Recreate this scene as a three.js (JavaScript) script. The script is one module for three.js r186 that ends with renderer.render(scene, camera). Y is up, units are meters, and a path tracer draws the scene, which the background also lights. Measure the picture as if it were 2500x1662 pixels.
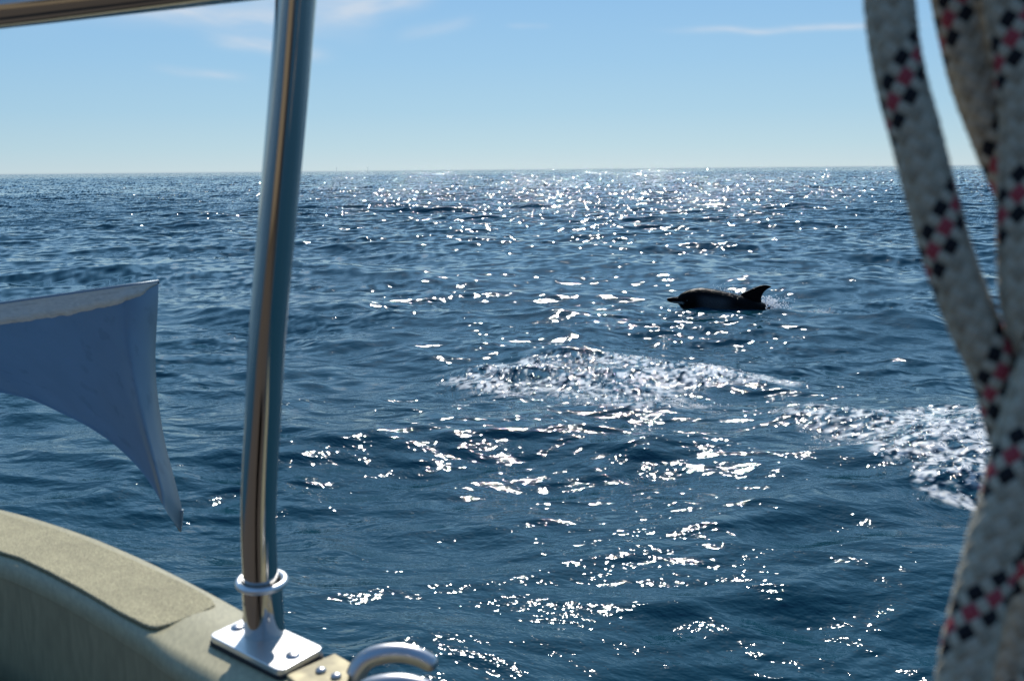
import * as THREE from 'three';
import { mergeGeometries, mergeVertices } from 'three/addons/utils/BufferGeometryUtils.js';
import { RoundedBoxGeometry } from 'three/addons/geometries/RoundedBoxGeometry.js';

/* ---------- camera, sky, sun, exposure ---------- */
const scene = new THREE.Scene();
const W = 2500, H = 1662, FOV = 35, EYE = 1.7, PITCH = 8.98, ROLL = -0.53;   // photograph in pixels; eye height in metres
const rad = Math.PI / 180;
const camera = new THREE.PerspectiveCamera(FOV, W / H, 0.05, 60000);
camera.rotation.order = 'YXZ';
camera.position.set(0, EYE, 0);
camera.rotation.set(-PITCH * rad, 0, ROLL * rad);
camera.updateMatrixWorld(true);
camera.focus = 11;
camera.userData.fStop = camera.getFocalLength() / 2.4;                       // an opening of 2.4 mm
const FPX = (H / 2) / Math.tan(FOV / 2 * rad);

const SUN_AZ = 4.5, SUN_EL = 45;
const sunDir = new THREE.Vector3(Math.sin(SUN_AZ * rad) * Math.cos(SUN_EL * rad), Math.sin(SUN_EL * rad), -Math.cos(SUN_AZ * rad) * Math.cos(SUN_EL * rad));
const sun = new THREE.DirectionalLight(new THREE.Color().setRGB(1, 0.955, 0.88), 5);
sun.position.copy(sunDir).multiplyScalar(40); sun.target.position.set(0, 0, 0);
sun.castShadow = true;
Object.assign(sun.shadow.camera, { left: -20, right: 20, top: 20, bottom: -20, near: 1, far: 100 });
sun.shadow.mapSize.set(4096, 4096);
scene.add(sun, sun.target);

const renderer = new THREE.WebGLRenderer({ antialias: true });
renderer.toneMapping = THREE.LinearToneMapping;
renderer.toneMappingExposure = 1;
renderer.shadowMap.enabled = true;

/* ---------- helpers ---------- */
let seed = 7;
function rnd() { seed = (seed * 1664525 + 1013904223) >>> 0; return seed / 4294967296; }
function hash2(i, j) { let h = (Math.imul(i | 0, 374761393) + Math.imul(j | 0, 668265263)) | 0; h = Math.imul(h ^ (h >>> 13), 1274126177); return ((h ^ (h >>> 16)) >>> 0) / 4294967296; }
const fade = (t) => t * t * (3 - 2 * t);
function vnoise(x, y) {
  const i = Math.floor(x), j = Math.floor(y), a = fade(x - i), b = fade(y - j);
  const p = hash2(i, j), q = hash2(i + 1, j), r = hash2(i, j + 1), s = hash2(i + 1, j + 1);
  return p + (q - p) * a + (r - p) * b + (p - q - r + s) * a * b;
}
function fbm(x, y, n = 4) { let a = 0.5, s = 0, t = 0; for (let k = 0; k < n; k++) { s += a * vnoise(x + 17.3 * k, y - 9.1 * k); t += a; a *= 0.5; x *= 2.03; y *= 2.03; } return s / t; }
const smooth = (a, b, x) => { const t = Math.min(1, Math.max(0, (x - a) / (b - a))); return t * t * (3 - 2 * t); };
const lerp = (a, b, t) => a + (b - a) * t;
const V = (x, y, z) => new THREE.Vector3(x, y, z);
function ray(px, py) { return V((px - W / 2) / FPX, -(py - H / 2) / FPX, -1).applyMatrix4(new THREE.Matrix4().extractRotation(camera.matrixWorld)); }
function at(px, py, depth) { return ray(px, py).multiplyScalar(depth).add(camera.position); }
function onLevel(px, py, y) { const d = ray(px, py); return d.multiplyScalar((y - EYE) / d.y).add(camera.position); }
function tag(o, label, category, extra = {}) { Object.assign(o.userData, { label, category, ...extra }); return o; }
function thing(name, label, category, pos = V(0, 0, 0)) { const g = new THREE.Group(); g.name = name; g.position.copy(pos); tag(g, label, category); scene.add(g); return g; }
function mesh(name, geo, mat, parent) {
  const m = new THREE.Mesh(geo, mat); m.name = name; m.castShadow = m.receiveShadow = true;
  if (parent && parent.isGroup) geo.translate(-parent.position.x, -parent.position.y, -parent.position.z);   // shapes are made in the world's axes
  (parent || scene).add(m); return m;
}
function grid(nu, nv, fn, closeU = false) {                                     // surface through fn(u, v) -> Vector3, uv kept
  const pos = [], uv = [], idx = [];
  for (let j = 0; j <= nv; j++) for (let i = 0; i <= nu; i++) { const p = fn(i / nu, j / nv); pos.push(p.x, p.y, p.z); uv.push(p.u ?? i / nu, p.v ?? j / nv); }
  for (let j = 0; j < nv; j++) for (let i = 0; i < nu; i++) { const a = j * (nu + 1) + i, b = a + 1, c = a + nu + 1, d = c + 1; idx.push(a, b, d, a, d, c); }
  const g = new THREE.BufferGeometry();
  g.setAttribute('position', new THREE.Float32BufferAttribute(pos, 3)); g.setAttribute('uv', new THREE.Float32BufferAttribute(uv, 2)); g.setIndex(idx);
  g.computeVertexNormals();
  if (closeU) { const n = g.attributes.normal; for (let j = 0; j <= nv; j++) { const a = j * (nu + 1), b = a + nu; const v = V(n.getX(a) + n.getX(b), n.getY(a) + n.getY(b), n.getZ(a) + n.getZ(b)).normalize(); n.setXYZ(a, v.x, v.y, v.z); n.setXYZ(b, v.x, v.y, v.z); } }
  return g;
}
function dataTex(n, m, fn, srgb = false, float = false) {
  const a = float ? new Float32Array(n * m * 4) : new Uint8Array(n * m * 4);
  for (let j = 0; j < m; j++) for (let i = 0; i < n; i++) { const c = fn(i, j), k = (j * n + i) * 4; for (let q = 0; q < 3; q++) a[k + q] = float ? c[q] : Math.max(0, Math.min(255, c[q])); a[k + 3] = float ? 1 : 255; }
  const t = new THREE.DataTexture(a, n, m, THREE.RGBAFormat, float ? THREE.FloatType : THREE.UnsignedByteType);
  t.magFilter = THREE.LinearFilter; t.minFilter = THREE.LinearFilter; t.wrapS = t.wrapT = THREE.RepeatWrapping;
  if (srgb) t.colorSpace = THREE.SRGBColorSpace; t.needsUpdate = true; return t;
}
function path(points) { return new THREE.CatmullRomCurve3(points, false, 'centripetal'); }
function cap(curve, t, r, dir) {                                                // rounded end of a tube
  const s = new THREE.SphereGeometry(r, 20, 12); const p = curve.getPointAt(t); s.translate(p.x, p.y, p.z); return s;
}

/* ---------- sky: clear air, a white aureole about the sun, thin cirrus ---------- */
{
  const SW = 4096, SH = 2048;
  const data = new Float32Array(SW * SH * 4);
  const stops = [[0, 0.56, 0.69, 0.73], [1.2, 0.475, 0.665, 0.75], [3, 0.385, 0.615, 0.775], [5.5, 0.315, 0.56, 0.79], [9, 0.25, 0.49, 0.78], [20, 0.215, 0.455, 0.775], [40, 0.14, 0.345, 0.675], [90, 0.05, 0.16, 0.42]];
  const wisps = [[-14.6, 7.6, 4.2, 0.55, -0.06, 0.5], [-12.2, 6.2, 2.6, 0.33, -0.12, 0.6], [-15.6, 4.85, 2.0, 0.2, -0.08, 0.3], [-6.6, 8.3, 2.6, 0.55, 0.22, 0.5], [-3.8, 7.2, 1.8, 0.3, 0.2, 0.22],
    [14.2, 6.75, 5.0, 0.15, -0.015, 0.55], [1.0, 7.3, 1.0, 0.12, -0.05, 0.2], [-10, 8.8, 3.4, 0.5, 0.05, 0.45], [-9.5, 7.8, 2.6, 0.9, 0.0, 0.3], [-17.5, 8.1, 3.2, 0.5, 0.1, 0.35]];   // azimuth, elevation, half length, half height, slope, strength
  for (let j = 0; j < SH; j++) {
    const el = ((j + 0.5) / SH - 0.5) * 180, e = Math.max(el, 0);
    let k = 0; while (k < stops.length - 2 && e > stops[k + 1][0]) k++;
    const A = stops[k], B = stops[k + 1], f = Math.min(1, (e - A[0]) / (B[0] - A[0]));
    const cy = Math.cos(el * rad), sy = Math.sin(el * rad);
    for (let i = 0; i < SW; i++) {
      const th = ((i + 0.5) / SW - 0.5) * 2 * Math.PI, x = Math.cos(th) * cy, z = Math.sin(th) * cy;
      const cg = x * sunDir.x + sy * sunDir.y + z * sunDir.z, g = Math.acos(Math.max(-1, Math.min(1, cg))) / rad;
      const side = 0.32 + 0.68 * Math.pow(0.5 + 0.5 * cg, 0.9) / 0.88;
      const glow = 0.10 * Math.exp(-g / 22) + 0.9 * Math.exp(-g / 5.5) + 0.045 * Math.exp(-((Math.atan2(x, -z) / rad - SUN_AZ) ** 2) / 900) * Math.exp(-e / 4);
      let r = lerp(A[1], B[1], f) * side * (0.86 + 0.14 * side) + glow * 1.0, gg = lerp(A[2], B[2], f) * side + glow * 0.95, b = lerp(A[3], B[3], f) * (0.25 + 0.75 * side) + glow * 0.86;
      if (el > 0.5 && el < 60) {
        const az = Math.atan2(x, -z) / rad;
        let c = 0;
        if (Math.abs(az) < 40 && el < 12) for (const w of wisps) {
          const u = az - w[0]; if (Math.abs(u) > w[2] * 2.2) continue;
          const v = el - w[1] - u * w[4] + 0.25 * (vnoise(az * 0.55, w[0]) - 0.5);
          const m = Math.exp(-((u / w[2]) ** 4) - (v / w[3]) ** 2);
          if (m > 0.01) c += 1.35 * m * w[5] * (0.2 + 1.15 * fbm(az * 0.7 + w[0], (v * 3.4 + u * 0.12), 4));
        }
        const far = fbm(az * 0.09 + 40, el * 0.5 + az * 0.03, 4);
        c += 0.35 * smooth(0.62, 0.82, far) * smooth(5, 14, el);
        c = Math.min(c, 0.8);
        r = lerp(r, 0.62 + glow * 0.4, c); gg = lerp(gg, 0.70 + glow * 0.4, c); b = lerp(b, 0.80 + glow * 0.4, c);
      }
      const q = (j * SW + i) * 4; data[q] = r; data[q + 1] = gg; data[q + 2] = b; data[q + 3] = 1;
    }
  }
  const t = new THREE.DataTexture(data, SW, SH, THREE.RGBAFormat, THREE.FloatType);
  t.mapping = THREE.EquirectangularReflectionMapping; t.magFilter = t.minFilter = THREE.LinearFilter; t.needsUpdate = true;
  scene.background = t; scene.environment = t;
}

/* ---------- sea ---------- */
function fft(re, im, n, at0, step) {
  for (let i = 1, j = 0; i < n; i++) { let b = n >> 1; for (; j & b; b >>= 1) j ^= b; j ^= b; if (i < j) { const p = at0 + i * step, q = at0 + j * step; let t = re[p]; re[p] = re[q]; re[q] = t; t = im[p]; im[p] = im[q]; im[q] = t; } }
  for (let len = 2; len <= n; len <<= 1) {
    const ang = 2 * Math.PI / len;
    for (let k = 0; k < len / 2; k++) {
      const c = Math.cos(ang * k), s = Math.sin(ang * k);
      for (let i = k; i < n; i += len) { const p = at0 + i * step, q = p + (len / 2) * step; const xr = re[q] * c - im[q] * s, xi = re[q] * s + im[q] * c; re[q] = re[p] - xr; im[q] = im[p] - xi; re[p] += xr; im[p] += xi; }
    }
  }
}
const gauss = () => Math.sqrt(-2 * Math.log(rnd() + 1e-12)) * Math.cos(2 * Math.PI * rnd());
// slopes of a tile of wavelets with wavelengths lo..hi metres, even slope per octave; dir: way they run; rms: of the slope
function slopeTile(n, size, lo, hi, dir, spread, rms) {
  const re = new Float64Array(n * n), im = new Float64Array(n * n), hr = new Float64Array(n * n), hi_ = new Float64Array(n * n);
  const dk = 2 * Math.PI / size;
  for (let j = 0; j < n; j++) for (let i = 0; i < n; i++) {
    const kx = (i < n / 2 ? i : i - n) * dk, kz = (j < n / 2 ? j : j - n) * dk, k = Math.hypot(kx, kz); if (!k) continue;
    const lam = 2 * Math.PI / k; const g1 = gauss(), g2 = gauss();
    if (lam < lo || lam > hi) continue;
    const edge = smooth(lo, lo * 1.4, lam) * smooth(hi, hi * 0.7, lam);
    const c = Math.abs(Math.cos(Math.atan2(kz, kx) - dir)), amp = edge * Math.pow(k, -2) * (spread + (1 - spread) * c * c * c);
    hr[j * n + i] = g1 * amp; hi_[j * n + i] = g2 * amp;
  }
  for (let j = 0; j < n; j++) for (let i = 0; i < n; i++) {
    const p = j * n + i, q = ((n - j) % n) * n + ((n - i) % n), a = (hr[p] + hr[q]) / 2, b = (hi_[p] - hi_[q]) / 2;
    const kx = (i < n / 2 ? i : i - n) * dk, kz = (j < n / 2 ? j : j - n) * dk;
    // slope x = i kx h, slope z = i kz h; packed as x + i z
    re[p] = -kx * b - kz * a; im[p] = kx * a - kz * b;
  }
  for (let j = 0; j < n; j++) fft(re, im, n, j * n, 1);
  for (let i = 0; i < n; i++) fft(re, im, n, i, n);
  let s = 0; for (let p = 0; p < n * n; p++) s += re[p] * re[p] + im[p] * im[p];
  const f = rms / Math.sqrt(s / (n * n)); for (let p = 0; p < n * n; p++) { re[p] *= f; im[p] *= f; }
  return { n, size, re, im };
}
function sampleTile(t, x, z, out) {
  const n = t.n, m = n - 1; let u = x / t.size * n, v = z / t.size * n; const i = Math.floor(u), j = Math.floor(v); u -= i; v -= j;
  const a = (j & m) * n + (i & m), b = (j & m) * n + ((i + 1) & m), c = ((j + 1) & m) * n + (i & m), d = ((j + 1) & m) * n + ((i + 1) & m);
  out[0] = (t.re[a] * (1 - u) + t.re[b] * u) * (1 - v) + (t.re[c] * (1 - u) + t.re[d] * u) * v;
  out[1] = (t.im[a] * (1 - u) + t.im[b] * u) * (1 - v) + (t.im[c] * (1 - u) + t.im[d] * u) * v;
}
const WIND = Math.PI / 2 + 0.16;                                                // waves run towards and away from the boat, a little across
const waves = [];
{
  const per = 26, oct = Math.log2(9 / 0.26);
  for (let q = 0; q < per * oct; q++) {
    const lam = 9 * Math.pow(2, -(q + rnd()) / per), k = 2 * Math.PI / lam;
    let th; do { th = (rnd() - 0.5) * Math.PI; } while (rnd() > Math.cos(th) ** (lam > 1.5 ? 3.5 : 1.4));
    const a = WIND + th + (rnd() < 0.25 ? Math.PI : 0);
    const slope = (lam > 4 ? 0.0105 : lam > 1.5 ? 0.0165 : lam > 0.9 ? 0.0195 : 0.0245);
    waves.push([Math.cos(a) * k, Math.sin(a) * k, slope / k * (0.6 + 0.8 * rnd()), rnd() * 6.2832, k, lam]);
  }
  waves.sort((a, b) => b[5] - a[5]);
}
const tileA = slopeTile(512, 2.9, 0.035, 0.30, WIND - 0.25, 0.2, 0.10);
const tileB = slopeTile(512, 4.7, 0.09, 0.6, WIND + 0.3, 0.12, 0.165);
const turbT = slopeTile(512, 2.3, 0.02, 0.18, 0, 1, 0.36);
// broken water of the dolphins' wakes: ellipses lying on the sea, [x, y in the photograph, half sizes in metres across and along, turn, lift, roughness]
const patches = [
  [1400, 900, 0.85, 0.85, 0.1, 0.05, 1], [1245, 905, 0.5, 0.6, 0.0, 0.04, 1], [1500, 930, 0.55, 0.75, -0.1, 0.03, 0.9], [1640, 905, 0.75, 0.36, -0.05, 0.06, 0.85], [1800, 915, 0.55, 0.26, -0.1, 0.05, 0.8],
  [1560, 985, 0.6, 0.28, 0, 0.0, 0.6], [1400, 830, 0.6, 0.8, 0, 0.1, 0],
  [2080, 1045, 0.5, 0.3, -0.5, 0.04, 0.75], [2210, 1080, 0.5, 0.45, -0.3, 0.04, 0.9], [2330, 1120, 0.5, 0.55, -0.4, 0.04, 1], [2410, 1060, 0.55, 0.35, -0.1, 0.05, 0.95], [2400, 1210, 0.4, 0.28, -0.4, 0, 0.9],
  [1940, 1015, 0.35, 0.2, -0.5, 0.05, 0.5], [1650, 765, 0.3, 0.5, 0, -0.05, 0], [1760, 760, 0.65, 0.35, 0, 0.0, 0.35], [1930, 757, 0.7, 0.3, 0, 0.03, 0.55], [2250, 790, 0.6, 0.35, 0, 0.14, 0],
].map((p) => { const c = onLevel(p[0], p[1], 0.02); return [c.x, c.z, p[2], p[3], p[4], p[5], p[6]]; });
const foam = [0, 0], foamGlints = [];
function wake(x, z) {                                                            // [lift, roughness]
  let l = 0, r = 0;
  for (const p of patches) {
    const dx = x - p[0], dz = z - p[1]; if (Math.abs(dx) > p[2] * 2.2 + 0.4 || Math.abs(dz) > p[3] * 2.2 + 0.6) continue;
    const c = Math.cos(p[4]), s = Math.sin(p[4]), u = (dx * c - dz * s) / p[2], v = (dx * s + dz * c) / p[3], d = Math.sqrt(u * u + v * v) + 1.0 * (fbm(x * 2.6, z * 2.0, 4) - 0.5);
    l += p[5] * Math.exp(-u * u - v * v); const m = p[6] * smooth(1.3, 0.6, d); r = r + m - r * m;
  }
  foam[0] = l; foam[1] = r; return foam;
}
{
  // two fans of rings about the boat, closer together near it; the sector in view is fine, the rest of the circle coarse
  const EDGE = 100, ringsA = [], ringsB = []; let r = 1.0;
  while (r < EDGE) { ringsA.push(r); r += r < 2.6 ? 0.08 : r < 50 ? Math.min(Math.max(1.0 * r * r / (1079 * EYE), 0.007), 0.2) : 0.2 + (r - 50) * 0.003; }
  ringsA.push(EDGE); r = EDGE;
  while (r < 9000) { ringsB.push(r); r += r < 320 ? 0.9 : 0.9 * Math.pow(r / 320, 2); }
  const fanned = (half, n) => { const d = []; for (let a = -180; a < -half - 3; a += 6) d.push(a); for (let q = 0; q <= n; q++) d.push(-half + 2 * half * q / n); for (let a = half + 4; a < 180; a += 6) d.push(a); d.push(180); return d; };
  const fans = [{ rings: ringsA, dirs: fanned(30, 940) }, { rings: ringsB, dirs: fanned(30, 940) }], fine = 30.01;
  let N = 0; for (const f of fans) N += f.rings.length * f.dirs.length;
  console.log('sea', ringsA.length, ringsB.length, N);
  const pos = new Float32Array(N * 3), nor = new Float32Array(N * 3), uv = new Float32Array(N * 2), col = new Float32Array(N * 3), index = [];
  const s1 = [0, 0], nw = waves.length; const deep = [0.005, 0.036, 0.057];
  let o = 0, g1 = 0, g2 = 0, TOTAL = 0.0372; for (const w of waves) TOTAL += 0.5 * (w[2] * w[4]) ** 2;
  for (const { rings, dirs } of fans) { const nr = rings.length, nd = dirs.length, first = o;
  for (let j = 0; j < nr; j++) {
    const R = rings[j], dr = (rings[Math.min(j + 1, nr - 1)] - rings[Math.max(j - 1, 0)]) / 2;
    const keep = waves.map((w) => smooth(1.4, 3.5, w[5] / dr));                   // heights finer than the rings are left to the normals
    // likewise the normals: what is finer than a few hundredths of a degree seen from the boat is left out, and the rest steepened to the same spread of slopes
    const foot = R / 1079, see = waves.map((w) => smooth(0.8, 2.6, w[5] / Math.max(foot, dr * 0.4))), seeA = smooth(26, 10, R), seeB = smooth(70, 22, R), grit = 0.40 * smooth(10, 110, R);
    let left = 0; for (let q = 0; q < nw; q++) left += 0.5 * (waves[q][2] * waves[q][4] * see[q]) ** 2; left += seeA * seeA * 0.01 + seeB * seeB * 0.0272 + grit * grit;
    const steep = Math.min(2.4, Math.max(1, Math.sqrt(TOTAL / left))) * (1 + 0.75 * smooth(8, 45, R) + 0.15 * smooth(90, 300, R));
    const act = []; for (let q = 0; q < nw; q++) if (see[q] > 0 || keep[q] > 0) act.push(q);
    for (let i = 0; i < nd; i++, o++) {
      const a = dirs[i] * rad, x = Math.sin(a) * R, z = -Math.cos(a) * R, coarse = Math.abs(dirs[i]) > fine + 0.1;
      const gust = 0.62 + 0.76 * fbm(x * 0.16 + 5, z * 0.11, 2), gust2 = 0.22 + 1.35 * smooth(0.38, 0.78, fbm(x * 0.8 + 31, z * 0.45 + 7, 3));
      let X = 0, Y = 0, Z = 0, txx = 0, txz = 0, tzz = 0, sx = 0, sz = 0, bx = 0, bz = 0;
      const top = coarse ? Math.min(30, act.length) : act.length;
      for (let n = 0; n < top; n++) {
        const q = act[n], w = waves[q], ph = w[0] * x + w[1] * z + w[3], m = w[5] < 1.2 ? gust : 1, A = w[2] * m, c = Math.cos(ph), s = Math.sin(ph), kx = w[0], kz = w[1], K = keep[q], ik = 1.05 / w[4];
        const B = A * see[q] * steep; sx -= B * kx * s; sz -= B * kz * s;
        if (K > 0) { Y += A * c * K; X -= A * kx * ik * s * K; Z -= A * kz * ik * s * K; const t = A * c * ik; txx += t * kx * kx; txz += t * kx * kz; tzz += t * kz * kz; }
      }
      let rx = 0, rz = 0, fm = 0;
      if (!coarse) {
        sampleTile(tileA, x + 0.3 * z * 0.2, z, s1); rx += s1[0] * gust2 * seeA; rz += s1[1] * gust2 * seeA;
        sampleTile(tileB, x * 0.93 - z * 0.37, z * 0.93 + x * 0.37, s1); rx += (s1[0] * 0.93 + s1[1] * 0.37) * (0.55 + 0.45 * gust2) * seeB; rz += (s1[1] * 0.93 - s1[0] * 0.37) * (0.55 + 0.45 * gust2) * seeB;
        if (R > 4 && R < 30) {
          const wk = wake(x, z); Y += wk[0];
          if (wk[0] > 0.002) { const e = 0.06, l0 = wk[0], rr = wk[1]; const lx = wake(x + e, z)[0], lz = wake(x, z + e)[0]; sx += (lx - l0) / e; sz += (lz - l0) / e; foam[0] = l0; foam[1] = rr; }
          const rr = foam[1];
          if (rr > 0.01) {
            sampleTile(turbT, x, z, s1); rx += s1[0] * rr; rz += s1[1] * rr; sampleTile(turbT, z * 0.61 + 2, -x * 0.61, s1); rx += s1[0] * rr * 0.8; rz += s1[1] * rr * 0.8;
            Y += rr * 0.035 * (fbm(x * 7, z * 7, 3) - 0.5);
            const lace = 1 - Math.abs(2 * fbm(x * 6 + 3, z * 8, 3) - 1); fm = 0.8 * smooth(0.25, 0.8, rr) * smooth(0.72, 0.97, 0.55 * lace + 0.55 * vnoise(x * 34, z * 24) + 0.22 * vnoise(x * 2.4 + 9, z * 1.5));  // pale colour for foam, also standing in for silvery sun glints
            if (rnd() < 0.05 * rr * R / 9) foamGlints.push(V(x + X, Y + 0.002, z + Z));  // white drops: foam, and stand-ins for sun sparkle on the wake
          }
        }
      }
      // tangents of the surface that is drawn with crests drawn together
      const ax = 1 - txx, az = 1 - tzz, det = Math.max(0.25, ax * az - txz * txz);
      if (grit > 0) { const gr = grit * (R > 90 ? 1 : lerp(0.3 + gust2, 1, smooth(40, 90, R))); rx += gr * (hash2(i, j * 3 + 1) + hash2(i + 77, j * 5) - 1) * 1.6; rz += gr * (hash2(i, j * 7 + 2) + hash2(i + 31, j * 11) - 1) * 1.6; }
      const gx = (sx * az + sz * txz) / det + rx, gz = (sz * ax + sx * txz) / det + rz, il = 1 / Math.sqrt(1 + gx * gx + gz * gz);
      const p = o * 3; pos[p] = x + X; pos[p + 1] = Y; pos[p + 2] = z + Z; nor[p] = -gx * il; nor[p + 1] = il; nor[p + 2] = -gz * il; uv[o * 2] = x; uv[o * 2 + 1] = -z;
      col[p] = lerp(deep[0], 0.78, fm); col[p + 1] = lerp(deep[1], 0.76, fm); col[p + 2] = lerp(deep[2], 0.72, fm);
    }
  }
  for (let j = 0; j < nr - 1; j++) { for (let i = 0; i < nd - 1; i++) { const a = first + j * nd + i, b = a + 1, c = a + nd, d = c + 1; index.push(a, b, d, a, d, c); } if (rings[j] < 9) g1 = index.length; if (rings[j] < 18) g2 = index.length; }
  }
  const idx = new Uint32Array(index);
  const g = new THREE.BufferGeometry();
  g.setAttribute('position', new THREE.BufferAttribute(pos, 3)); g.setAttribute('normal', new THREE.BufferAttribute(nor, 3)); g.setAttribute('uv', new THREE.BufferAttribute(uv, 2)); g.setAttribute('color', new THREE.BufferAttribute(col, 3)); g.setIndex(new THREE.BufferAttribute(idx, 1));
  const fineT = slopeTile(1024, 1.9, 0.010, 0.11, WIND + 0.1, 0.4, 0.095);
  const nm = dataTex(1024, 1024, (i, j) => { const p = ((1024 - j) % 1024) * 1024 + i, sx = fineT.re[p], sz = fineT.im[p], l = 1 / Math.sqrt(1 + sx * sx + sz * sz); return [127.5 + 127.5 * -sx * l, 127.5 + 127.5 * sz * l, 127.5 + 127.5 * l]; });
  nm.repeat.set(1 / 1.9, 1 / 1.9);
  const water = [1, 0.5, 0].map((f) => { const m = new THREE.MeshPhysicalMaterial({ vertexColors: true, roughness: 0.05, metalness: 0, ior: 1.333 }); if (f) { m.normalMap = nm; m.normalScale.set(f, f); } return m; });
  g.addGroup(0, g1, 0); g.addGroup(g1, g2 - g1, 1); g.addGroup(g2, idx.length - g2, 2);
  const sea = mesh('sea', g, water); sea.userData = { kind: 'structure', label: 'dark blue rippled sea glittering in the sun up to the horizon' };
}

/* ---------- materials ---------- */
const steelRough = dataTex(256, 256, (i, j) => { const v = 60 + 70 * fbm(i / 10, j / 60, 3) + 26 * rnd(); return [v, v, v]; });
const steel = new THREE.MeshStandardMaterial({ color: new THREE.Color().setRGB(0.47, 0.46, 0.44), metalness: 1, roughness: 0.2, roughnessMap: steelRough });
const plateSteel = new THREE.MeshStandardMaterial({ color: new THREE.Color().setRGB(0.66, 0.66, 0.66), metalness: 1, roughness: 1.0, roughnessMap: steelRough });
const black = new THREE.MeshStandardMaterial({ color: new THREE.Color().setRGB(0.012, 0.012, 0.014), roughness: 0.7 });
const rust = new THREE.MeshStandardMaterial({ color: new THREE.Color().setRGB(0.06, 0.028, 0.018), roughness: 0.9 });
const castMetal = new THREE.MeshStandardMaterial({ color: new THREE.Color().setRGB(0.46, 0.46, 0.47), metalness: 1, roughness: 0.85, roughnessMap: steelRough });
const gelBump = dataTex(512, 512, (i, j) => { const v = 128 + 70 * (fbm(i / 5, j / 5, 3) - 0.5) + 30 * (rnd() - 0.5); return [v, v, v]; });
const gelCol = dataTex(512, 512, (i, j) => { const f = 0.9 + 0.2 * fbm(i / 24, j / 24, 4) + 0.03 * rnd(); return [154 * f, 146 * f, 115 * f]; }, true);
const gel = new THREE.MeshPhysicalMaterial({ map: gelCol, roughness: 0.42, bumpMap: gelBump, bumpScale: 0.00012 });
gelCol.repeat.set(3, 3);
const gripBump = dataTex(512, 512, (i, j) => { const v = 255 * Math.pow(fbm(i / 4.2, j / 4.2, 2), 1.3); return [v, v, v]; }); gripBump.repeat.set(9, 9);
const gripCol = dataTex(512, 512, (i, j) => { const g = fbm(i / 3.6, j / 3.6, 2), f = 0.72 + 0.5 * g + 0.12 * (fbm(i / 70, j / 70, 3) - 0.5); return [165 * f, 156 * f, 124 * f]; }, true); gripCol.repeat.set(9, 9);
const grip = new THREE.MeshStandardMaterial({ map: gripCol, roughness: 0.9, bumpMap: gripBump, bumpScale: 0.0012 });

/* ---------- the boat ---------- */
const tan = new THREE.MeshStandardMaterial({ color: new THREE.Color().setRGB(0.22, 0.165, 0.105), roughness: 0.8 });
const unseenDeckPaint = new THREE.MeshStandardMaterial({ color: new THREE.Color().setRGB(0.07, 0.053, 0.038), roughness: 0.8 });  // dark tone for decks out of view that the steel mirrors
const DECK = at(650, 1575, 0.8).y;
const outerPx = [[-900, 1150], [-500, 1165], [-250, 1190], [0, 1237], [88, 1259], [206, 1297], [295, 1333], [383, 1371], [501, 1427], [589, 1474], [700, 1534], [816, 1598], [960, 1685], [1200, 1850], [1600, 2200]];
const innerPx = [[-900, 1230], [-500, 1250], [-250, 1290], [0, 1362], [59, 1383], [177, 1440], [295, 1510], [354, 1545], [413, 1583], [501, 1632], [570, 1675], [680, 1750], [850, 1900], [1100, 2180], [1500, 2900]];
const outerC = path(outerPx.map((p) => onLevel(p[0], p[1], DECK))), innerC = path(innerPx.map((p) => onLevel(p[0], p[1], DECK)));
const boat = thing('boat', 'beige moulded bow deck of the boat with grippy panel, along the lower left corner', 'boat', V(0, 0, 0));
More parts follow.
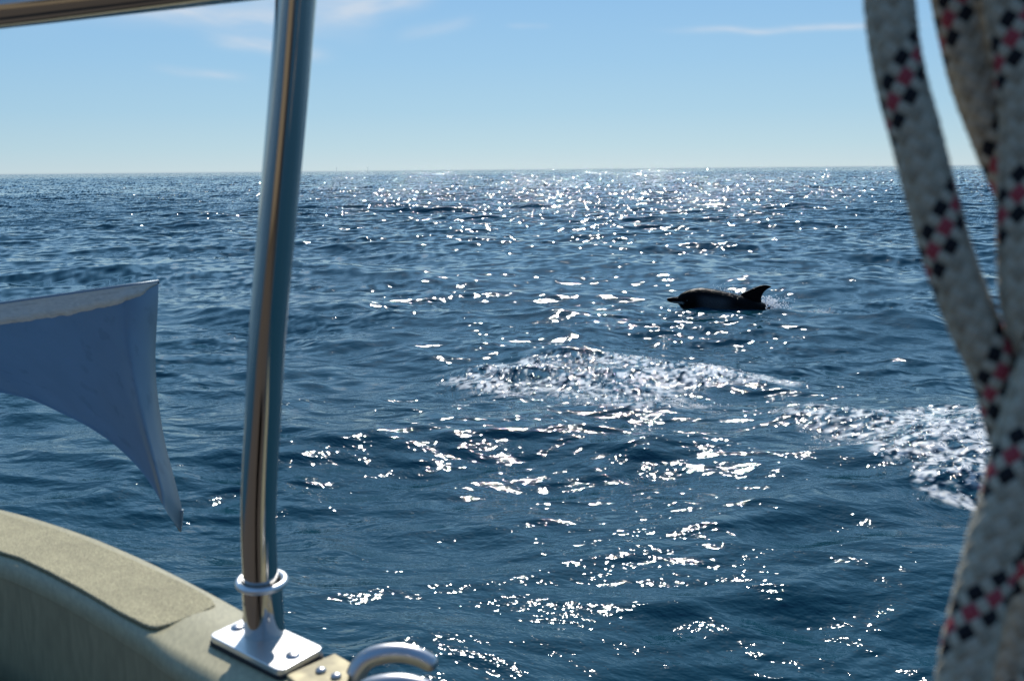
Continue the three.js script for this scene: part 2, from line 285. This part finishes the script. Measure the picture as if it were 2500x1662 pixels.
{
  const NS = 90, section = (s) => {
    const O = outerC.getPoint(s), I = innerC.getPoint(s), w = I.clone().sub(O), L = w.length(); w.normalize();
    return { O, I, w, L };
  };
  const build = (name, prof, mat) => mesh(name, grid(NS, prof.length - 1, (u, v) => { const S = section(u), q = prof[Math.round(v * (prof.length - 1))](S); const p = S.O.clone().addScaledVector(S.w, q[0]); p.y = DECK + q[1]; p.u = u * 4; p.v = q[2] ?? v; return p; }), mat, boat);
  // hull side and its rounded edge
  const hull = [(S) => [0.25, -1.7, 0], (S) => [0.16, -1.2, 0.2], (S) => [0.06, -0.5, 0.6], (S) => [0.012, -0.09, 0.9], (S) => [0.0, -0.012, 0.97], (S) => [0.004, -0.004, 0.99], (S) => [0.012, 0, 1]];
  build('hull_side', hull, gel);
  const deck = []; for (let k = 0; k <= 8; k++) deck.push((S) => { const f = k / 8; return [lerp(0.012, S.L - 0.008, f), 0.004 * Math.sin(Math.PI * f), f * 0.3]; });
  // rolled inner lip and the wall below it
  for (let k = 1; k <= 8; k++) { const a = k / 8 * Math.PI / 2; deck.push((S) => [S.L - 0.008 + 0.018 * Math.sin(a), -0.016 + 0.016 * Math.cos(a), 0.3 + k * 0.01]); }
  build('side_deck', deck, gel);
  const inner = []; for (let k = 0; k <= 6; k++) inner.push((S) => [S.L + 0.008 - 0.03 * k / 6, -0.013 - 0.65 * k / 6, 0.4 + k * 0.1]);
  build('inner_side', inner, gel);
  // unseen gutter and raised deck, placed to keep the inner side in shade
  const rise = [[0.08, -0.64], [0.08, -0.12], [0.083, -0.105], [0.095, -0.10], [0.4, -0.10], [0.62, -0.10], [0.63, -0.115], [0.63, -0.64]].map((q, k) => (S) => [S.L + q[0], q[1], k * 0.1]);
  build('unseen_raised_foredeck', rise, unseenDeckPaint);
  // unseen floor and cabin block behind the camera, shaped for what the steel mirrors
  const floor = new RoundedBoxGeometry(2.7, 0.06, 5.0, 2, 0.02); floor.translate(-0.95, DECK - 0.68, 1.6); mesh('unseen_foredeck', floor, unseenDeckPaint, boat);
  const roof = new RoundedBoxGeometry(1.3, 1.5, 2.6, 4, 0.12); roof.translate(-0.95, DECK + 0.1, 3.3); mesh('unseen_coachroof', roof, tan, boat);
  const win = new RoundedBoxGeometry(0.75, 0.45, 0.03, 2, 0.012); win.translate(-0.95, DECK + 0.5, 1.995); mesh('unseen_cabin_window', win, black, boat);  // out of view, placed to break up the mirrored wall
  const unseen_dark_column = new THREE.CylinderGeometry(0.09, 0.09, 7.5, 32); unseen_dark_column.translate(0.06, DECK - 0.66 + 3.75, 0.95); mesh('unseen_dark_column', unseen_dark_column, black, boat);  // unseen dark column standing in for the figure the post mirrors
}
{
  // the grippy panel: a flat raised sheet with rounded corners set into the side deck
  const pts = [[-420, 1268], [-200, 1285], [0, 1344], [50, 1359], [118, 1392], [206, 1439], [295, 1492], [350, 1520], [366, 1526], [382, 1528], [413, 1521], [472, 1498], [508, 1485], [520, 1476], [513, 1462], [470, 1437], [413, 1409], [295, 1355], [206, 1318], [118, 1287], [59, 1270], [0, 1254], [-200, 1215], [-420, 1195]];
  const w = pts.map((p) => onLevel(p[0], p[1], DECK + 0.004));
  const sh = new THREE.Shape(w.map((p) => new THREE.Vector2(p.x, -p.z)));
  const g = new THREE.ExtrudeGeometry(sh, { depth: 0.0006, bevelEnabled: true, bevelThickness: 0.0012, bevelSize: 0.0012, bevelSegments: 2, curveSegments: 4 });
  g.rotateX(-Math.PI / 2); g.translate(0, DECK + 0.0025, 0);
  mesh('grip_panel', g, grip, boat);
}

/* ---------- guard rail ---------- */
const D0 = 0.8;
const rail = thing('guard_rail', 'stainless steel guard rail post and top tube bolted to the boat deck', 'guard rail', V(0, 0, 0));
{
  const R = 0.0127;
  const axis = path([[727, -64], [722, 0], [704, 229], [680, 496], [652, 821], [642, 997], [634, 1141], [630.5, 1256], [632, 1340], [635, 1409], [638, 1440]].map((p) => at(p[0], p[1], D0 - 0.125 * (1 - p[1] / 1570))));
  mesh('post', new THREE.TubeGeometry(axis, 260, R, 40), steel, rail);
  const tr = path([[-900, 108], [-400, 62], [0, 20], [330, -17], [650, -53], [727, -61], [900, -76], [1500, -120]].map((p, i) => at(p[0], p[1], D0 - 0.1)));
  mesh('top_tube', new THREE.TubeGeometry(tr, 160, R, 40), steel, rail);
  const base = at(647, 1575, D0), up = V(0, 1, 0);
  const ringC = at(638.5, 1419, D0 - 0.012), lean = ringC.clone().sub(base).normalize(), q = new THREE.Quaternion().setFromUnitVectors(up, lean);
  const h = ringC.distanceTo(base);
  const sl = new THREE.LatheGeometry([[0.0134, h], [0.0146, h], [0.0146, 0.012], [0.0152, 0.006], [0.0168, 0.002], [0.0168, -0.002]].map((p) => new THREE.Vector2(...p)), 48); sl.applyQuaternion(q); sl.translate(base.x, base.y, base.z);
  mesh('sleeve', sl, steel, rail);
  const col = new THREE.TorusGeometry(0.0165, 0.0027, 16, 56); col.rotateX(Math.PI / 2); col.applyQuaternion(q); col.translate(ringC.x, ringC.y, ringC.z);
  mesh('collar', col, plateSteel, rail);
  // base plate: a square with rounded corners on a black gasket
  const y = DECK + 0.009, L = onLevel(511, 1553, y), B = onLevel(684, 1641, y), Rr = onLevel(788, 1584, y), T = L.clone().add(Rr).sub(B), c = [L, B, Rr, T];
  const slab = (grow, depth, lift, rc) => {
    const m = c.reduce((a, b) => a.clone().add(b)).multiplyScalar(0.25), k = c.map((p) => p.clone().sub(m).multiplyScalar(grow).add(m));
    const s = new THREE.Shape();
    k.forEach((p, i) => { const a = k[(i + 3) % 4], b = k[(i + 1) % 4], e = p.clone().add(a.clone().sub(p).setLength(rc)), f = p.clone().add(b.clone().sub(p).setLength(rc)); i ? s.lineTo(e.x, -e.z) : s.moveTo(e.x, -e.z); s.quadraticCurveTo(p.x, -p.z, f.x, -f.z); });
    s.closePath();
    const g = new THREE.ExtrudeGeometry(s, { depth, bevelEnabled: true, bevelThickness: 0.0008, bevelSize: 0.0008, bevelSegments: 3, curveSegments: 8 }); g.rotateX(-Math.PI / 2); g.translate(0, DECK + lift, 0); return g;
  };
  mesh('base_plate', slab(1, 0.0032, 0.0062, 0.006), plateSteel, rail);
  mesh('gasket', slab(1.03, 0.004, 0.0006, 0.006), black, rail);
  for (const p of [[579, 1530], [714, 1598]]) {
    const b = onLevel(p[0], p[1], DECK + 0.011), g = new THREE.LatheGeometry([[0, 0.0022], [0.0028, 0.002], [0.0046, 0.0012], [0.0052, 0], [0.0052, -0.001]].map((v) => new THREE.Vector2(...v)), 28); g.translate(b.x, b.y - 0.0005, b.z);
    mesh('bolt', g, castMetal, rail);
  }
  const s0 = at(606, 1508, D0 - 0.008), sc = new THREE.LatheGeometry([[0, 0.003], [0.0032, 0.0028], [0.0042, 0.0012], [0.0044, -0.004]].map((v) => new THREE.Vector2(...v)), 20); sc.rotateZ(1.15); sc.rotateY(-0.6); sc.scale(1, 1.25, 1); sc.translate(s0.x, s0.y, s0.z);
  const st = mesh('set_screw', sc, rust, rail); st.userData.label = 'rusty dark set screw';
}

/* ---------- anchor ---------- */
const anchor = thing('anchor', 'blue-grey metal anchor fluke with a worn pale upper rim, pointing down at the left edge', 'anchor', V(0, 0, 0));
{
  const DA = 1.6;
  const T = (u) => [lerp(-420, 386, u), lerp(806, 692, u)];
  const Bp = new THREE.SplineCurve([[-420, 905], [-200, 915], [0, 958], [80, 978], [156, 1012], [223, 1047], [286, 1092], [339, 1145], [375, 1195], [408, 1253], [440, 1297]].map((p) => new THREE.Vector2(...p)));
  const Rp = new THREE.SplineCurve([[386, 692], [385, 739], [380, 829], [379, 896], [384, 962], [393, 1029], [404, 1087], [420, 1150], [433, 1199], [444, 1250], [440, 1297]].map((p) => new THREE.Vector2(...p)));
  const px = (u, v) => { const t = T(u), b = Bp.getPoint(u), r = Rp.getPoint(v), k = Math.pow(u, 9), lx = lerp(386, 440, v), ly = lerp(692, 1297, v); return [lerp(t[0], b.x, v) + k * (r.x - lx), lerp(t[1], b.y, v) + k * (r.y - ly)]; };
  const depth = (u, v) => { const s = Math.max(0, (u - 0.86) / 0.14); return DA - 0.06 * (v - 0.5) + 0.032 * s * s - 0.003 * Math.exp(-(((u - 0.88) / 0.03) ** 2)) * smooth(0, 0.3, v) + 0.03 * (1 - u) * (1 - u) - 0.006 * Math.sin(Math.PI * Math.min(1, v * 1.05)) * (1 - u * 0.5); };
  const face = (off) => grid(150, 60, (u, v) => { const p = px(u, v), q = at(p[0], p[1], depth(u, v) + off); q.u = u * 0.75; q.v = v * 0.55; return q; });
  const edge = (fu, n) => grid(n, 4, (t, w) => { const [u, v] = fu(t), p = px(u, v), a = Math.PI * w; const q = at(p[0], p[1], depth(u, v) + 0.0045 - 0.0045 * Math.cos(a)); return q; });
  const col = dataTex(512, 512, (i, j) => { const st = fbm(i / 7, j / 170, 4), sp = smooth(0.66, 0.8, fbm(i / 16 + 9, j / 20, 4)); let f = 0.97 + 0.06 * fbm(i / 30, j / 40, 4) - 0.05 * sp; return [120 * f, 130 * f, 137 * f]; }, true);
  const rg = dataTex(512, 512, (i, j) => { const v = 150 + 50 * fbm(i / 24, j / 60, 4); return [v, v, v]; });
  const galv = new THREE.MeshStandardMaterial({ map: col, metalness: 0.95, roughness: 0.62, roughnessMap: rg, side: THREE.DoubleSide });
  mesh('fluke', mergeGeometries([face(0), face(0.009), edge((t) => [t, 1], 120), edge((t) => [1, t], 80), edge((t) => [t, 0], 60)]), galv, anchor);
  const wornCol = dataTex(256, 256, (i, j) => { const f = 0.94 + 0.12 * fbm(i / 9, j / 9, 4) - 0.06 * smooth(0.6, 0.75, fbm(i / 30, j / 14, 3)); return [192 * f, 187 * f, 178 * f]; }, true);
  const worn = new THREE.MeshStandardMaterial({ map: wornCol, roughness: 0.85, metalness: 0.15, bumpMap: wornCol, bumpScale: 0.0006, side: THREE.DoubleSide });
  const rim = grid(220, 5, (t, w) => {
    const u = t * 0.997, low = (0.05 + Math.max(0, 1 - u) * 0.19) * (1 - smooth(0.93, 0.998, u) * 0.85) + 0.016 * (fbm(u * 40, 3, 4) - 0.5), v = lerp(-0.012, low, w), p = px(u, Math.max(0, v)), y = v < 0 ? v * 320 : 0;
    const q = at(p[0], p[1] + y, depth(u, Math.max(0, v)) - (w === 1 ? -0.001 : 0.0035 + 0.001 * vnoise(u * 80, w * 9))); q.u = u * 4; q.v = v * 4; return q;
  });
  const rm = mesh('worn_rim', rim, worn, anchor); rm.userData.label = 'pale worn upper rim';
  const lip = path([...Array(14)].map((_, k) => { const u = k / 13, p = px(u, 0); return at(p[0], p[1] - 4, depth(u, 0) + 0.003); }));
  mesh('rim_edge', new THREE.TubeGeometry(lip, 120, 0.0036, 12), galv, anchor);
  // hardened tip
  const tipPts = [[406, 1246], [421, 1238], [446, 1246], [441, 1299], [436, 1297]];
  const tp = tipPts.map((p) => at(p[0], p[1], depth(1, 0.95) - 0.002)), tb = tipPts.map((p) => at(p[0] + 2, p[1] - 3, depth(1, 0.95) + 0.013)), mid = at(424, 1262, depth(1, 0.95) - 0.009);
  const tv = []; const tri = (a, b, c) => tv.push(a.x, a.y, a.z, b.x, b.y, b.z, c.x, c.y, c.z);
  for (let k = 0; k < 5; k++) { const n = (k + 1) % 5; tri(tp[n], tp[k], mid); tri(tp[k], tp[n], tb[n]); tri(tp[k], tb[n], tb[k]); } tri(tb[0], tb[1], tb[2]); tri(tb[0], tb[2], tb[3]); tri(tb[0], tb[3], tb[4]);
  const tg = new THREE.BufferGeometry(); tg.setAttribute('position', new THREE.Float32BufferAttribute(tv, 3)); tg.setAttribute('uv', new THREE.Float32BufferAttribute(new Float32Array(tv.length / 3 * 2), 2)); tg.computeVertexNormals();
  mesh('tip', tg, galv, anchor);
  const shank = path([[-330, 850], [-520, 890], [-700, 960], [-860, 1060]].map((p, i) => at(p[0], p[1], DA + 0.02 - i * 0.01)));
  mesh('shank', new THREE.TubeGeometry(shank, 40, 0.022, 14), galv, anchor);
}

/* ---------- fairlead ---------- */
const lead = thing('fairlead', 'polished metal fairlead with curled horns on the deck beside the rail foot', 'fairlead', V(0, 0, 0));
{
  const DF = 0.745;
  const horn = (pts, r0, r1, d) => {
    const c = path(pts.map((p) => at(p[0], p[1], p[2] ?? d))), n = 60, fr = c.computeFrenetFrames(n, false);
    const g = grid(28, n, (u, v) => { const k = Math.round(v * n), p = c.getPoint(v), r = lerp(r0, r1, v), a = u * 2 * Math.PI; return p.addScaledVector(fr.normals[k], Math.cos(a) * r).addScaledVector(fr.binormals[k], Math.sin(a) * r); }, true);
    const e = c.getPoint(1), s = new THREE.SphereGeometry(r1, 24, 16); s.translate(e.x, e.y, e.z);
    return mergeGeometries([g, s]);
  };
  mesh('horn', horn([[850, 1760], [862, 1690], [870, 1645], [892, 1613], [930, 1597], [980, 1594], [1020, 1603], [1048, 1617]], 0.0082, 0.0062, DF), castMetal, lead);
  mesh('horn', horn([[850, 1780], [868, 1725], [890, 1690], [930, 1674], [985, 1670], [1030, 1680], [1060, 1694]], 0.0082, 0.0062, DF - 0.05), castMetal, lead);
  const y = DECK + 0.005, s = new THREE.Shape([[702, 1650], [816, 1599], [858, 1624], [843, 1668], [760, 1700]].map((p) => onLevel(p[0], p[1], y)).map((p) => new THREE.Vector2(p.x, -p.z)));
  const g = new THREE.ExtrudeGeometry(s, { depth: 0.004, bevelEnabled: true, bevelThickness: 0.001, bevelSize: 0.001, bevelSegments: 2 }); g.rotateX(-Math.PI / 2); g.translate(0, DECK + 0.001, 0);
  const agedCol = dataTex(128, 128, (i, j) => { const f = 0.75 + 0.5 * fbm(i / 14, j / 14, 4); return [160 * f, 150 * f, 120 * f]; }, true); agedCol.repeat.set(12, 12);
  mesh('foot_plate', g, new THREE.MeshStandardMaterial({ map: agedCol, roughness: 0.6, metalness: 0.3 }), lead);
  for (const p of [[783, 1636], [820, 1650]]) { const b = onLevel(p[0], p[1], DECK + 0.007), k = new THREE.SphereGeometry(0.0038, 20, 12); k.scale(1, 0.6, 1); k.translate(b.x, b.y, b.z); mesh('screw', k, castMetal, lead); }
}

/* ---------- rope ---------- */
const rope = thing('rope_coil', 'hanging coil of grey braided rope flecked with red and black, at the right edge', 'rope', V(0, 0, 0));
{
  const RR = 0.0070, PITCH_M = 0.043, C = 8;
  const TN = 512;
  const tex = dataTex(TN, TN, (i, j) => {                                          // i: once round, j: one pitch
    const u = (j / TN - i / TN + 1) * C, v = (j / TN + i / TN) * C, a = Math.floor(u), b = Math.floor(v), fu = u - a, fv = v - b;
    const over = (a + b) % 2 === 0, k = ((a % C) + C) % C;
    const th = 0.5 + 0.5 * Math.sin((over ? fv : fu) * 6.2832 * 4), n = fbm(i / 6, j / 6, 3), f = 0.80 + 0.12 * th + 0.14 * (n - 0.5);
    let c = over ? (k % 2 ? [172, 159, 136] : [192, 180, 156]) : [202, 191, 168];  // yarn tones set apart to make the braid relief show
    const shown = over || fv < 0.09 || fv > 0.91;
    if (shown && k === 1) c = [186, 74, 82]; else if (shown && (k === 0 || k === 2)) c = [20, 19, 26];
    return [c[0] * f, c[1] * f, c[2] * f];
  }, true);
  const fab = new THREE.MeshPhysicalMaterial({ map: tex, roughness: 0.95, sheen: 0.4, sheenRoughness: 0.6, sheenColor: new THREE.Color(0.5, 0.5, 0.48) });
  const strand = (pts, d, phase, turn) => {
    const c = path(pts.map((p) => at(p[0], p[1], d + (p[2] || 0)))), len = c.getLength(), n = Math.ceil(len / 0.0007), fr = c.computeFrenetFrames(n, false), M = 72;
    const g = grid(M, n, (u, v) => {
      const k = Math.round(v * n), p = c.getPointAt(v), s = v * len / PITCH_M + phase, t = u + turn, a = t * 2 * Math.PI;
      const cu = (s - u) * C, cv = (s + u) * C, x = cu - Math.floor(cu) - 0.5, y = cv - Math.floor(cv) - 0.5, over = (Math.floor(cu) + Math.floor(cv)) % 2 === 0;
      const h = over ? Math.cos(Math.PI * x) * (0.75 + 0.25 * Math.cos(Math.PI * y)) : Math.cos(Math.PI * y) * (0.75 + 0.25 * Math.cos(Math.PI * x)), r = RR * (0.915 + 0.11 * h + 0.02 * (vnoise(s * 5, t * 6) - 0.5));
      p.addScaledVector(fr.normals[k], Math.cos(a) * r).addScaledVector(fr.binormals[k], Math.sin(a) * r); p.u = u; p.v = s; return p;
    }, true);
    return mesh('strand', g, fab, rope);
  };
  const DR = 0.305;
  strand([[2168, -220], [2166, -110], [2172, 0], [2184, 107], [2205, 214], [2235, 321], [2253, 393], [2271, 464], [2291, 536], [2315, 622], [2350, 722], [2383, 800], [2418, 870], [2446, 944], [2462, 1010], [2490, 1100], [2540, 1200]], DR, -0.32, 0.15);
  strand([[2312, -220], [2322, -110], [2337, 0], [2360, 107], [2389, 214], [2430, 321], [2470, 415], [2525, 520], [2600, 640]], DR + 0.006, -0.05, 0.4);
  strand([[2440, -220], [2452, -100], [2466, 0], [2485, 110], [2500, 214], [2508, 320], [2503, 430], [2500, 530], [2502, 640], [2508, 730], [2535, 820], [2600, 900]], DR - 0.008, 0.09, 0.1);
  strand([[2640, 760], [2575, 850], [2530, 960], [2496, 1080], [2475, 1154], [2458, 1228], [2433, 1303], [2415, 1377], [2397, 1451], [2378, 1525], [2362, 1600], [2350, 1680], [2340, 1800]], DR - 0.014, 0.18, 0.62);
  strand([[2640, 1130], [2585, 1240], [2541, 1340], [2510, 1451], [2479, 1563], [2458, 1662], [2440, 1800]], DR + 0.004, -0.24, 0.3);
}

/* ---------- dolphin ---------- */
const DPOS = onLevel(1745, 770, 0), DS = DPOS.distanceTo(camera.position) * Math.cos(0.06) / FPX;
const dolphin = thing('dolphin', 'dark wet dolphin breaking the surface, curved dorsal fin raised, swimming left', 'dolphin', DPOS.clone().setY(0.06));
{
  const prof = [[1630, 742, 744, 0.006], [1631.5, 739.5, 746.5, 0.016], [1637, 738, 749, 0.022], [1646, 737, 751.5, 0.028], [1655, 736, 753, 0.034], [1659, 733, 756, 0.045], [1664, 728.5, 763, 0.062], [1672, 724, 769, 0.082], [1684, 719.5, 776, 0.105], [1698, 716, 783, 0.128], [1715, 715, 790, 0.15], [1740, 718, 796, 0.165], [1770, 724.5, 800, 0.165], [1800, 732, 803, 0.155], [1830, 741, 803, 0.138], [1860, 752, 801, 0.115], [1900, 768, 797, 0.082], [1950, 785, 798, 0.045], [2000, 798, 805, 0.024], [2030, 803, 808, 0.016]];
  const X = (p) => (p - 1745) * DS, Y = (p) => (770 - p) * DS;
  const top = new THREE.SplineCurve(prof.map((p) => new THREE.Vector2(X(p[0]), Y(p[1])))), bot = new THREE.SplineCurve(prof.map((p) => new THREE.Vector2(X(p[0]), Y(p[2])))), wid = new THREE.SplineCurve(prof.map((p) => new THREE.Vector2(X(p[0]), p[3])));
  const body = grid(40, 130, (u, v) => { const a = u * 2 * Math.PI, t = top.getPoint(v), b = bot.getPoint(v), w = wid.getPoint(v).y, m = (t.y + b.y) / 2, h = (t.y - b.y) / 2; return V(lerp(b.x, t.x, 0.5), m + h * Math.cos(a), w * Math.sin(a)); }, true);
  const colour = (g) => {
    const p = g.attributes.position, c = [];
    for (let i = 0; i < p.count; i++) {
      const x = p.getX(i) / DS + 1745, y = 770 - p.getY(i) / DS, z = p.getZ(i);
      let k = [0.002, 0.002, 0.0025];
      const flank = smooth(0.02, 0.06, z) * smooth(1690, 1725, x) * smooth(1790, 1750, x) * smooth(730, 742, y - (x - 1740) * 0.12) * smooth(775, 760, y);
      const jaw = smooth(746.8, 748, y) * smooth(1672, 1662, x) * smooth(1638, 1644, x) * smooth(753, 751.5, y), throat = smooth(756, 766, y) * smooth(1655, 1675, x) * smooth(1850, 1740, x) * 0.5;
      const m = [[flank, [0.045, 0.045, 0.047]], [jaw, [0.2, 0.21, 0.21]], [throat, [0.05, 0.055, 0.055]]];
      for (const [f, q] of m) k = k.map((s, n) => lerp(s, q[n], f));
      const f = 0.85 + 0.3 * vnoise(x * 0.7, y * 0.7); c.push(k[0] * f, k[1] * f, k[2] * f);
    }
    g.setAttribute('color', new THREE.Float32BufferAttribute(c, 3)); return g;
  };
  const flat = (pts, depth, bev) => { const s = new THREE.Shape(); const c = new THREE.SplineCurve(pts.map((p) => new THREE.Vector2(...p))); s.setFromPoints(c.getPoints(60)); let g = new THREE.ExtrudeGeometry(s, { depth, bevelEnabled: true, bevelThickness: bev, bevelSize: bev * 0.5, bevelOffset: -bev * 0.5, bevelSegments: 4, curveSegments: 24 }); g.translate(0, 0, -depth / 2); return g; };
  const finPts = [[1798, 742], [1808, 731], [1825, 722.5], [1845, 713.5], [1860, 709.8], [1871, 710.6], [1879.5, 714.2], [1870, 719.5], [1860.5, 729], [1856, 741], [1857.5, 752], [1864, 764], [1830, 766], [1805, 755]].map((p) => [X(p[0]), Y(p[1])]);
  const fin = flat(finPts, 0.012, 0.012);
  const pec = flat([[1690, 780], [1700, 800], [1725, 830], [1735, 836], [1728, 812], [1718, 785]].map((p) => [X(p[0]), Y(p[1])]), 0.01, 0.008), pec1 = pec.clone(); pec.rotateX(-0.5); pec.translate(0, 0.02, 0.1); pec1.rotateX(0.5); pec1.translate(0, 0.02, -0.1);
  const fl = flat([[0, 0], [0.07, 0.1], [0.2, 0.25], [0.24, 0.26], [0.19, 0.12], [0.16, 0], [0.19, -0.12], [0.24, -0.26], [0.2, -0.25], [0.07, -0.1]], 0.008, 0.008); fl.rotateX(Math.PI / 2); fl.translate(X(2015), Y(806), 0);
  const parts = [body, fin, pec, pec1, fl].map((g) => { g = g.index ? g.toNonIndexed() : g; return g; });
  let g = mergeGeometries(parts); g.deleteAttribute('uv'); g.deleteAttribute('normal'); g = mergeVertices(g, 1e-5); g.computeVertexNormals(); colour(g);
  const uvs = []; for (let i = 0; i < g.attributes.position.count; i++) uvs.push(g.attributes.position.getX(i), g.attributes.position.getY(i)); g.setAttribute('uv', new THREE.Float32BufferAttribute(uvs, 2));
  const wet = dataTex(256, 256, (i, j) => { const v = 255 * fbm(i / 3, j / 3, 3); return [v, v, v]; }); wet.repeat.set(2.5, 2.5);
  const skin = new THREE.MeshPhysicalMaterial({ vertexColors: true, roughness: 0.22, bumpMap: wet, bumpScale: 0.005, ior: 1.33, specularIntensity: 0.16 });
  const m = new THREE.Mesh(g, skin); m.name = 'body'; m.castShadow = m.receiveShadow = true; dolphin.add(m);
  const eye = new THREE.SphereGeometry(0.011, 14, 10); const e = new THREE.Mesh(eye, new THREE.MeshPhysicalMaterial({ color: new THREE.Color().setRGB(0.004, 0.004, 0.005), roughness: 0.1 })); e.name = 'eye'; e.position.set(X(1676), Y(744), 0.082); dolphin.add(e);
}
/* spray: drops of water, past counting */
function drops(name, label, list) {
  const g = new THREE.IcosahedronGeometry(1, 1), mat = new THREE.MeshPhysicalMaterial({ color: new THREE.Color().setRGB(0.95, 0.96, 0.97), roughness: 0.9, transmission: 0.6, thickness: 0, side: THREE.DoubleSide });
  const im = new THREE.InstancedMesh(g, mat, list.length), o = new THREE.Object3D();
  list.forEach((d, i) => { o.position.copy(d.p); o.scale.set(d.r * (0.8 + 0.6 * rnd()), d.r, d.r); o.rotation.set(rnd() * 6, rnd() * 6, 0); o.updateMatrix(); im.setMatrixAt(i, o.matrix); });
  im.name = name; im.castShadow = im.receiveShadow = true; tag(im, label, 'spray', { kind: 'stuff' }); scene.add(im);
}
{
  const list = [], c = (px, py, dz) => V(DPOS.x + (px - 1745) * DS, (770 - py) * DS, DPOS.z + dz);
  for (let i = 0; i < 620; i++) { const t = rnd(); list.push({ p: c(1862 + 32 * Math.pow(rnd(), 1.4), 765 - 42 * Math.pow(rnd(), 1.5) * (1 - t * 0.3), gauss() * 0.09), r: 0.003 + 0.009 * rnd() ** 3 }); }
  for (let i = 0; i < 260; i++) list.push({ p: c(1880 + 50 * rnd(), 768 - 42 * rnd() ** 2.2, gauss() * 0.12), r: 0.003 + 0.005 * rnd() ** 2 });
  for (let i = 0; i < 300; i++) { const t = rnd(), px = 1745 + 75 * t; list.push({ p: c(px, 727 + (t * 14) - Math.abs(gauss()) * 13, -0.03 - Math.abs(gauss()) * 0.1), r: 0.002 + 0.0035 * rnd() ** 2 }); }
  for (let i = 0; i < 220; i++) list.push({ p: c(1700 + 110 * rnd(), 769 - 5 * rnd() ** 2, 0.16 + 0.1 * rnd()), r: 0.003 + 0.006 * rnd() ** 2 });
  drops('spray', "white spray of fine drops thrown up behind the dolphin's fin and along its back", list);
}

{
  const left = foamGlints.filter((p) => p.x < 2.15), right = foamGlints.filter((p) => p.x >= 2.15);
  console.log('foamGlints', left.length, right.length);
  drops('foam', 'white foam and glint drops of the broken water in the middle of the sea, nearer than the dolphin', left.map((p) => ({ p: p.clone(), r: 0.0025 + 0.006 * rnd() ** 2 })));
  drops('foam_001', 'white foam and glint drops trailing off behind the hanging rope at the right', right.map((p) => ({ p: p.clone(), r: 0.0025 + 0.006 * rnd() ** 2 })));
}

/* ---------- wind turbines far off on the horizon ---------- */
{
  const white = new THREE.MeshStandardMaterial({ color: new THREE.Color().setRGB(0.8, 0.8, 0.8), roughness: 0.6 });
  [[822, 'left'], [898, 'right']].forEach(([px, side], k) => {
    const p = onLevel(px, 432, 0).setY(0).setLength(24000);
    const t = thing(k ? 'wind_turbine_001' : 'wind_turbine', `${side} of the two tiny wind turbines on the horizon beside the rail post`, 'wind turbine', V(p.x, 0, p.z)); t.userData.group = 'wind turbines on the horizon';
    const tower = new THREE.CylinderGeometry(2, 3.4, 74, 12); tower.translate(p.x, 37, p.z); mesh('tower', tower, white, t);
    const nac = new RoundedBoxGeometry(6, 6, 14, 2, 1); nac.translate(p.x, 76, p.z); mesh('nacelle', nac, white, t);
    for (let b = 0; b < 3; b++) { const bl = new THREE.CylinderGeometry(0.5, 2.2, 40, 8); bl.scale(1, 1, 0.35); bl.translate(0, 21, 0); bl.rotateZ(b * 2.0944 + 0.4 + k); bl.translate(p.x, 76, p.z + 9); mesh('blade', bl, white, t); }
  });
}

renderer.render(scene, camera);
